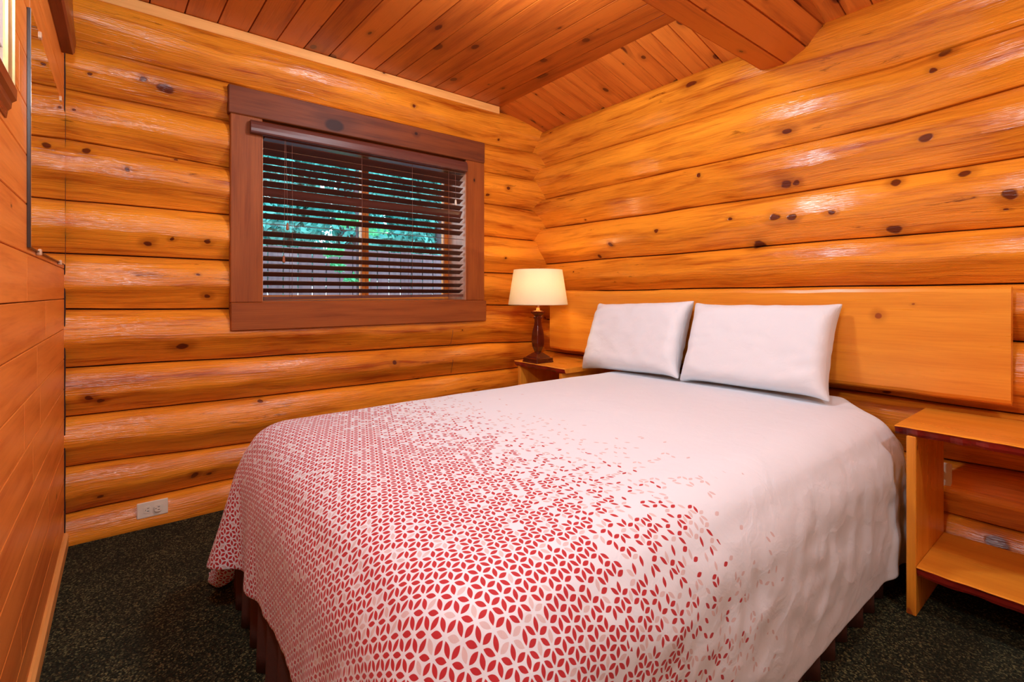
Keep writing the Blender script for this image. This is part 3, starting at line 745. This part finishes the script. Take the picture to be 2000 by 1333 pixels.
# ------------------------------------------------------------------ headboard: live-edge slab
def slab_mesh(name, length, prof_lo, prof_hi, thick, mat, bark, parent=None, bulge=0.012, nlen=80, hor=False, loc=(0, 0, 0)):
    pass
def headboard():
    V = []; Fc = []; UV = []; n = 90; m = 12
    ys = np.linspace(0.262, 2.585, n)
    xf, xb = 2.385, 2.430
    for i, y in enumerate(ys):
        top = 1.083 + 0.012 * noise.noise(Vector((y * 1.3, 0, 2))) + 0.004 * noise.noise(Vector((y * 7, 0, 2))) + 0.006 * (2.5 - y) / 2.3
        bot = 0.672 + 0.012 * noise.noise(Vector((y * 1.1, 5, 2))) + 0.003 * noise.noise(Vector((y * 8, 5, 2))) + 0.004 * (2.5 - y) / 2.3
        # cross-section: flat front, bevelled live edges
        r = [(xb, bot + 0.02), (xb - 0.012, bot + 0.003), (xf + 0.020, bot), (xf + 0.006, bot + 0.008), (xf, bot + 0.020)]
        for k in range(1, 6): r.append((xf - 0.0008 * math.sin(k), bot + 0.02 + (top - bot - 0.04) * k / 6))
        r += [(xf, top - 0.020), (xf + 0.006, top - 0.007), (xf + 0.022, top), (xb - 0.010, top - 0.003), (xb, top - 0.02)]
        arc = 0; prev = None
        for (a, c) in r:
            if prev: arc += math.hypot(a - prev[0], c - prev[1])
            prev = (a, c); V.append((a, y, c)); UV.append((y, arc - 0.2 + 8 * 700))
    k = len(r)
    for i in range(n - 1):
        for j in range(k): 
            j2 = (j + 1) % k
            Fc.append((i * k + j, i * k + j2, (i + 1) * k + j2, (i + 1) * k + j)[::-1])
    Fc.append(tuple(range(k))); Fc.append(tuple((n - 1) * k + i for i in range(k))[::-1])
    o = mesh('headboard', V, Fc, M['slab'], None, UV, True)
    o.data.polygons[-1].use_smooth = False; o.data.polygons[-2].use_smooth = False
    for p in o.data.polygons:
        if len(p.vertices) > 4: p.use_smooth = False
    o.data.set_sharp_from_angle(angle=R(18))
    tag(o, 'wide live edge pine slab headboard mounted on the right log wall', 'headboard'); return o
headboard()

# ------------------------------------------------------------------ nightstands
def nightstand(y0, y1, label, sides=(0, 1), seed=0):
    t = empty('nightstand', (2.24, (y0 + y1) / 2, 0)); tag(t, label, 'nightstand', 'live edge nightstands')
    ox, oy = 2.24, (y0 + y1) / 2
    def slab(name, ya, yb, zt, th, over, xb=2.438):
        V = []; Fc = []; UV = []; fm = []; n = 60; ys = np.linspace(ya, yb, n)
        for y in ys:
            f = 2.03 - over + 0.008 * noise.noise(Vector((y * 6, seed, zt * 9))) + 0.004 * noise.noise(Vector((y * 30, seed, zt * 9)))
            f2 = f + 0.006 + 0.007 * noise.noise(Vector((y * 22, seed + 4, zt * 9)))
            bo = 0.004 * noise.noise(Vector((y * 18, seed + 7, zt)))
            r = [(xb, zt), (f + 0.006, zt), (f + 0.001, zt - 0.003), (f2, zt - th * 0.35), (f2 + 0.002, zt - th * 0.7), (f2 + 0.008, zt - th + bo), (xb, zt - th)]
            for q, (a, c) in enumerate(r): V.append((a - ox, y - oy, c)); UV.append((y + seed, a + 8 * (720 + seed * 3 + (q > 5) + int(zt * 10))))
        k = 7
        for i in range(n - 1):
            for j in range(k):
                j2 = (j + 1) % k; Fc.append((i * k + j, (i + 1) * k + j, (i + 1) * k + j2, i * k + j2)[::-1]); fm.append(1 if 2 <= j <= 4 else 0)
        Fc.append(tuple(range(k))[::-1]); Fc.append(tuple((n - 1) * k + i for i in range(k))); fm += [0, 0]
        o = mesh(name, V, Fc, [M['slab'], M['bark']], t, UV, False, fm); return o
    slab('top', y0 - 0.03, y1 + 0.03, 0.62, 0.030, 0.0)
    slab('shelf', y0 + 0.027, y1 - 0.027, 0.166, 0.034, -0.005, 2.42)
    for s_ in sides:
        b = MB(); ya, yb = (y0, y0 + 0.026) if s_ == 0 else (y1 - 0.026, y1)
        b.box(2.04 - ox, 2.42 - ox, ya - oy, yb - oy, 0.0, 0.590, 2, bev=0.002); b.build('side_panel', M['slab'], t)
    return t
nightstand(-0.06, 0.470, 'pine nightstand with red bark edges to the right of the bed', seed=2)
nightstand(2.105, 2.52, 'pine nightstand in the corner carrying the lit lamp', seed=5)

# ------------------------------------------------------------------ bedside lamp
LX, LY, LZ = 2.11, 2.40, 0.62
t = empty('table_lamp', (LX, LY, LZ)); tag(t, 'lit table lamp with cream shade and dark square wooden vase base', 'lamp')
square_lathe('lamp_base', [(0.072, 0.0), (0.072, 0.006), (0.070, 0.010), (0.070, 0.026), (0.066, 0.029), (0.058, 0.031), (0.052, 0.038), (0.030, 0.056), (0.021, 0.062)], M['lampwood'], t, rnd=0.06)
square_lathe('lamp_body', [(0.018, 0.062), (0.017, 0.068), (0.020, 0.078), (0.027, 0.10), (0.030, 0.125), (0.0305, 0.145), (0.029, 0.175), (0.025, 0.205), (0.019, 0.235), (0.0165, 0.262), (0.017, 0.280), (0.021, 0.283), (0.021, 0.292), (0.016, 0.296), (0.017, 0.302), (0.031, 0.316), (0.034, 0.320), (0.034, 0.328)], M['lampwood'], t, rnd=0.16)
lathe('socket', [(0.032, 0.328), (0.032, 0.331), (0.012, 0.333), (0.010, 0.36), (0.015, 0.372), (0.017, 0.42), (0.013, 0.43)], M['brass'], t, 24)
lathe('bulb', [(0.012, 0.43), (0.014, 0.44), (0.028, 0.465), (0.030, 0.485), (0.024, 0.505), (0.008, 0.516)], M['bulb'], t, 20)
def shade():
    V = []; Fc = []; n = 72; zb, zt, rb, rt = 0.372, 0.598, 0.193, 0.158
    for (r0, z) in ((rb, zb), (rb - .0005, zb + .006), (rt + .0005, zt - .006), (rt, zt), (rt - 0.002, zt), (rt - .0015, zt - .006), (rb - .0025, zb + .006), (rb - 0.002, zb)):
        for i in range(n):
            a = 2 * math.pi * i / n; V.append((r0 * math.cos(a), r0 * math.sin(a), z))
    for j in range(8):
        for i in range(n): Fc.append((j * n + i, j * n + (i + 1) % n, ((j + 1) % 8) * n + (i + 1) % n, ((j + 1) % 8) * n + i))
    return mesh('lamp_shade', V, Fc, M['shade'], t, None, True)
shade()
tube('harp', [(-0.02, 0, 0.36), (-0.05, 0, 0.45), (-0.045, 0, 0.53), (0, 0, 0.585), (0.045, 0, 0.53), (0.05, 0, 0.45), (0.02, 0, 0.36)], 0.0018, M['brass'], t)

# ------------------------------------------------------------------ cloth solver (position based, numpy)
def grid_pairs(nx, ny, wrap=False):
    I = np.arange(nx * ny).reshape(nx, ny); out = []
    def add(a, b):
        a, b = a.ravel(), b.ravel(); out.append((a, b))
    for s_ in (0, 1):
        add(I[s_:-1:2, :], I[s_ + 1::2, :][:I[s_:-1:2, :].shape[0]])
        add(I[:, s_:-1:2], I[:, s_ + 1::2][:, :I[:, s_:-1:2].shape[1]])
    for s_ in (0, 1):
        a = I[s_:-1:2, :-1]; b = I[s_ + 1::2, 1:][:a.shape[0]]; add(a, b)
        a = I[s_:-1:2, 1:]; b = I[s_ + 1::2, :-1][:a.shape[0]]; add(a, b)
    return out
def bend_pairs(nx, ny, k=2):
    I = np.arange(nx * ny).reshape(nx, ny); out = []
    for s_ in range(k * 2):
        a = I[:-k, :]; b = I[k:, :]; m = (np.arange(a.shape[0]) // k) % 2 == (s_ % 2)
        if s_ < 2: out.append((a[m].ravel(), b[m].ravel()))
    for s_ in range(2):
        a = I[:, :-k]; b = I[:, k:]; m = (np.arange(a.shape[1]) // k) % 2 == s_
        out.append((a[:, m].ravel(), b[:, m].ravel()))
    return out
def project(P, im, pairs, rest, stiff):
    for (a, b), L in zip(pairs, rest):
        d = P[b] - P[a]; l = np.sqrt((d * d).sum(1)) + 1e-9
        wa, wb = im[a], im[b]; ws = wa + wb + 1e-9
        c = ((l - L) / l / ws * stiff)[:, None] * d
        P[a] += c * wa[:, None]; P[b] -= c * wb[:, None]

# bed body that the spread lies on
BX0, BX1, BY0, BY1, BZ = 0.30, 2.36, 0.525, 1.985, 0.603
def bed_sdf_push(P, r=0.16):
    c = np.array([(BX0 + BX1) / 2, (BY0 + BY1) / 2, (BZ - 1.0) / 2]); h = np.array([(BX1 - BX0) / 2, (BY1 - BY0) / 2, (BZ + 1.0) / 2]) - r
    q0 = P - c; q = np.abs(q0) - h; qp = np.maximum(q, 0)
    l = np.sqrt((qp ** 2).sum(1)); inside = l < 1e-7
    d = l + np.minimum(q.max(1), 0) - r
    n = qp / (l[:, None] + 1e-9) * np.sign(q0)
    if inside.any():
        ax = q[inside].argmax(1); nn = np.zeros((inside.sum(), 3)); nn[np.arange(len(ax)), ax] = 1; n[inside] = nn * np.sign(q0[inside])
    hit = d < 0.004
    P[hit] += n[hit] * (0.004 - d[hit])[:, None]
    return hit
def spread():
    X0, X1, Yq0, Yq1 = BX0 - 0.305, 2.33, BY0 - 0.415, BY1 + 0.385
    st = 0.021; nx = int((X1 - X0) / st) + 1; ny = int((Yq1 - Yq0) / st) + 1
    gx = np.linspace(X0, X1, nx); gy = np.linspace(Yq0, Yq1, ny)
    GX, GY = np.meshgrid(gx, gy, indexing='ij')
    rng = np.random.default_rng(5)
    # start from a steep drape so that the solver only has to relax it
    ex = np.maximum(BX0 + 0.02 - GX, 0); eyl = np.maximum(BY0 + 0.02 - GY, 0); eyr = np.maximum(GY - BY1 + 0.02, 0)
    P = np.stack([GX, GY, np.full_like(GX, BZ + 0.02)], -1).reshape(-1, 3)
    ex, eyl, eyr = ex.ravel(), eyl.ravel(), eyr.ravel()
    P[:, 0] += ex * 0.9; P[:, 1] += eyl * 0.9 - eyr * 0.9
    P[:, 2] -= np.sqrt(ex ** 2 + eyl ** 2 + eyr ** 2) * 0.9
    P += rng.normal(size=P.shape) * 0.0012
    # slow ripples on the hanging parts
    P[:, 0] -= (ex > 0.03) * 0.018 * np.sin(GY.ravel() * 17) * ex
    P[:, 1] += (eyl > 0.03) * 0.05 * np.sin(GX.ravel() * 15 + 1) * eyl + (eyr > 0.03) * 0.05 * np.sin(GX.ravel() * 14) * eyr
    im = np.ones(len(P))
    pin = (GX.ravel() > X1 - 0.03) & (GY.ravel() > BY0 + 0.2) & (GY.ravel() < BY1 - 0.2)
    im[pin] = 0
    G0 = np.stack([GX.ravel(), GY.ravel(), np.zeros(nx * ny)], 1)
    pr = grid_pairs(nx, ny); rest = [np.linalg.norm(G0[b] - G0[a], axis=1) for a, b in pr]
    bp = bend_pairs(nx, ny, 2) + bend_pairs(nx, ny, 4); brest = [np.linalg.norm(G0[b] - G0[a], axis=1) for a, b in bp]
    pp = P.copy(); dt2 = 9.8 * (1 / 90.0) ** 2 * 0.22
    for it in range(300):
        vel = (P - pp) * 0.965; pp = P.copy()
        vel = np.clip(vel, -0.02, 0.02)
        P = P + vel * im[:, None]; P[:, 2] -= dt2 * im
        for k in range(8):
            project(P, im, pr[:4], rest[:4], 1.0); project(P, im, pr[4:], rest[4:], 0.25)
            if k % 2 == 0: project(P, im, bp, brest, 0.03)
        hit = bed_sdf_push(P)
        fl = P[:, 2] < 0.006; P[fl, 2] = 0.006
        hit |= fl
        pp[hit] = pp[hit] * 0.3 + P[hit] * 0.7
    # top of the made bed: gently swollen and with soft undulations
    Q = P.reshape(nx, ny, 3).copy()
    for _ in range(1):
        Q[1:-1, 1:-1] = Q[1:-1, 1:-1] * 0.6 + 0.1 * (Q[:-2, 1:-1] + Q[2:, 1:-1] + Q[1:-1, :-2] + Q[1:-1, 2:])
    V = Q.reshape(-1, 3)
    for i in range(len(V)):
        x, y, z = V[i]
        sd = min(1.0, max(0.0, (BZ - 0.05 - z) / 0.12))
        if sd > 0 and x > 0.4 and y < 1:
            n1 = 1 - 2 * abs(noise.noise(Vector((x * 7 + 0.8 * z, z * 6, 1.0)))); n2 = 1 - 2 * abs(noise.noise(Vector((x * 15, z * 13, 7.0))))
            V[i, 1] -= sd * (0.010 * n1 + 0.006 * n2) * min(1.0, max(0.15, (z - 0.12) / 0.1))
        elif sd > 0: V[i, 0 if x < 0.4 and y < BY1 - 0.05 else 1] += sd * 0.007 * noise.noise(Vector((y * 6, x * 6, z * 2.5)))
        if z > BZ - 0.05: V[i, 2] += 0.006 * noise.noise(Vector((x * 2.2, y * 2.2, 0))) + 0.0025 * noise.noise(Vector((x * 7, y * 5, 3))) + 0.010
    I = np.arange(nx * ny).reshape(nx, ny)
    Fc = np.stack([I[:-1, :-1], I[1:, :-1], I[1:, 1:], I[:-1, 1:]], -1).reshape(-1, 4)
    exq = np.maximum(BX0 - G0[:, 0], 0); eyq = np.maximum(BY0 - G0[:, 1], 0) + np.maximum(G0[:, 1] - BY1, 0)
    Fc = Fc[((exq + eyq)[Fc].max(1) < 0.71) | (np.minimum(exq, eyq)[Fc].max(1) < 0.01)]
    o = mesh('bedspread', V, Fc, M['spread'], None, G0[:, :2], True)
    m = o.modifiers.new('thick', 'SOLIDIFY'); m.thickness = 0.004; m.offset = 1
    m = o.modifiers.new('sub', 'SUBSURF'); m.levels = 1; m.render_levels = 1
    tag(o, 'white bedspread with dark red leaf print fading out towards the pillows', 'bedspread')
    return o
spread()

# bed under it
bed = empty('bed', ((BX0 + BX1) / 2, (BY0 + BY1) / 2, 0)); tag(bed, 'low double bed against the log wall, its brown skirt showing under the spread', 'bed')
bx, by = bed.location.x, bed.location.y
def rbox(name, x0, x1, y0, y1, z0, z1, mat):
    b = MB(); b.box(x0 - bx, x1 - bx, y0 - by, y1 - by, z0, z1, 0, bev=0.05); o = b.build(name, mat, bed, True)
    return o
rbox('mattress', BX0 + 0.06, BX1, BY0 + 0.06, BY1 - 0.06, 0.34, BZ - 0.10, M['pillow'])
rbox('box_spring', BX0 + 0.035, BX1, BY0 + 0.035, BY1 - 0.035, 0.12, 0.335, M['pillow'])
def skirt():
    path = [(BX1, BY0 + 0.025), (BX0 + 0.005, BY0 + 0.025), (BX0 + 0.005, BY1 - 0.02), (BX1, BY1 - 0.02)]
    V = []; Fc = []; pts = []
    for (a, b_) in zip(path[:-1], path[1:]):
        L = math.dist(a, b_); n = int(L / 0.008); d = ((b_[0] - a[0]) / L, (b_[1] - a[1]) / L); nn = (-d[1], d[0])
        for i in range(n): 
            s_ = i * 0.008; pts.append((a[0] + d[0] * s_, a[1] + d[1] * s_, nn, s_))
    rows = 8
    for i, (x, y, nn, s_) in enumerate(pts):
        pl = abs(((s_ / 0.115) % 1) - 0.5) * 2; w_ = (0.5 + 0.5 * math.cos(pl * math.pi)) ** 2
        w_ = w_ * 1.0 + 0.35 * noise.noise(Vector((s_ * 9, x, y)))
        for r in range(rows):
            z = 0.33 * (1 - r / (rows - 1)) + 0.002; k = r / (rows - 1)
            off = -0.004 + (0.004 + 0.016 * k) * (1 - w_) - 0.010 * w_ * k
            V.append((x - nn[0] * off * -1 * -1 - bx, y - nn[1] * off * 1 - by, z))
    for i in range(len(pts) - 1):
        for r in range(rows - 1): Fc.append((i * rows + r, (i + 1) * rows + r, (i + 1) * rows + r + 1, i * rows + r + 1))
    o = mesh('bed_skirt', V, Fc, M['skirt'], bed, None, True)
    m = o.modifiers.new('thick', 'SOLIDIFY'); m.thickness = 0.003
    o['label'] = 'dark brown pleated bed skirt'
skirt()

# pillows
def pillow(L, Wd, puff, seed, loc, rot, label, sag=0.0):
    nx, ny = 46, 32; rng = np.random.default_rng(seed)
    gx = np.linspace(-L / 2, L / 2, nx); gy = np.linspace(-Wd / 2, Wd / 2, ny); GX, GY = np.meshgrid(gx, gy, indexing='ij')
    N = nx * ny
    edge = np.zeros((nx, ny), bool); edge[0] = edge[-1] = True; edge[:, 0] = edge[:, -1] = True; edge = edge.ravel()
    fx = 1 - (GX / (L / 2)) ** 2; fy = 1 - (GY / (Wd / 2)) ** 2
    zz = (0.05 * np.sqrt(np.maximum(fx * fy, 0))).ravel()
    T = np.stack([GX.ravel(), GY.ravel(), zz], 1) + rng.normal(size=(N, 3)) * 0.0015; Bm = np.stack([GX.ravel(), GY.ravel(), -zz], 1) + rng.normal(size=(N, 3)) * 0.0015
    P = np.concatenate([T, Bm]); P[N:][edge] = P[:N][edge]
    G0 = np.stack([GX.ravel(), GY.ravel(), np.zeros(N)], 1)
    pr = grid_pairs(nx, ny); rest = [np.linalg.norm(G0[b] - G0[a], axis=1) for a, b in pr]
    bp = bend_pairs(nx, ny, 2); brest = [np.linalg.norm(G0[b] - G0[a], axis=1) for a, b in bp]
    rest = [np.where(edge[a] & edge[b], r_ * 0.93, r_) for (a, b), r_ in zip(pr, rest)]
    pr2 = [(np.concatenate([a, a + N]), np.concatenate([b, b + N])) for a, b in pr]; rest2 = [np.concatenate([r, r]) for r in rest]
    bp2 = [(np.concatenate([a, a + N]), np.concatenate([b, b + N])) for a, b in bp]; brest2 = [np.concatenate([r, r]) for r in brest]
    im = np.ones(2 * N); pp = P.copy(); I = np.arange(N).reshape(nx, ny)
    for it in range(150):
        vel = (P - pp) * 0.90; pp = P.copy(); P = P + np.clip(vel, -0.01, 0.01)
        for s0, sg in ((0, 1), (N, -1)):
            Q = P[s0:s0 + N].reshape(nx, ny, 3); nr = np.zeros_like(Q)
            du = Q[2:, 1:-1] - Q[:-2, 1:-1]; dv = Q[1:-1, 2:] - Q[1:-1, :-2]; nr[1:-1, 1:-1] = np.cross(du, dv) * sg
            P[s0:s0 + N] += nr.reshape(-1, 3) * (puff * min(1, it / 40))
        for k in range(5):
            project(P, im, pr2, rest2, 0.95)
            if k % 2 == 0: project(P, im, bp2, brest2, 0.05)
            mid = (P[:N][edge] + P[N:][edge]) / 2; P[:N][edge] = mid; P[N:][edge] = mid
        # the back sheet leans against the headboard, stuffing is not gas: limit the thickness
        P[:N, 2] = np.minimum(P[:N, 2], 0.075); P[N:, 2] = np.maximum(P[N:, 2], -0.055)
    if sag: P[:, 2] += 0
    for i in range(2 * N):
        px_, py_, _z = P[i]; e = max(abs(px_) / (L / 2), abs(py_) / (Wd / 2)); k_ = (0.35 + 0.65 * max(0, abs(px_) / (L / 2) - 0.45)) * min(1.0, (1.02 - e) * 8)
        n1 = 1 - 2 * abs(noise.noise(Vector((px_ * 6 + py_ * 7, py_ * 15 - px_ * 5, seed)))); n2 = 1 - 2 * abs(noise.noise(Vector((px_ * 13 - py_ * 5, py_ * 20, seed + 5))))
        P[i, 2] += (1 if i < N else -1) * max(0.0, k_) * (0.013 * n1 + 0.007 * n2)
    V = P; Ft = np.stack([I[:-1, :-1], I[1:, :-1], I[1:, 1:], I[:-1, 1:]], -1).reshape(-1, 4); Fb = Ft[:, ::-1] + N
    # weld the rim
    mp = np.arange(2 * N); mp[N:][edge] = np.arange(N)[edge]
    Fc = np.concatenate([Ft, Fb]); Fc = mp[Fc]; used = np.unique(Fc); re = -np.ones(2 * N, int); re[used] = np.arange(len(used))
    UV = np.concatenate([G0[:, :2] + seed, G0[:, :2] + seed + 3])[used]
    o = mesh('pillow', V[used], re[Fc], M['pillow'], None, UV, True)
    m = o.modifiers.new('sub', 'SUBSURF'); m.levels = 1; m.render_levels = 1
    o.location = loc; o.rotation_euler = rot
    tag(o, label, 'pillow', 'pillows against the headboard'); return o
# local x -> across the bed (world -y), local y -> up, local z -> towards the foot
from mathutils import Matrix
def pil_rot(lean, roll, yaw=0.0):
    ux = Vector((0, -1, 0)); uz = Vector((-math.cos(lean), 0, math.sin(lean))); uy = uz.cross(ux)
    m = Matrix((ux, uy, uz)).transposed()
    return (Matrix.Rotation(yaw, 3, 'Z') @ m @ Matrix.Rotation(roll, 3, 'Z')).to_euler()
pillow(0.685, 0.435, 2.6, 3, (2.272, 1.080, 0.820), pil_rot(R(22), R(-2.5)), 'plump white pillow nearer the camera, right of the pair on the headboard')
pillow(0.665, 0.445, 2.6, 8, (2.262, 1.742, 0.815), pil_rot(R(24), R(-1)), 'white pillow nearer the lit lamp, left of the pair')
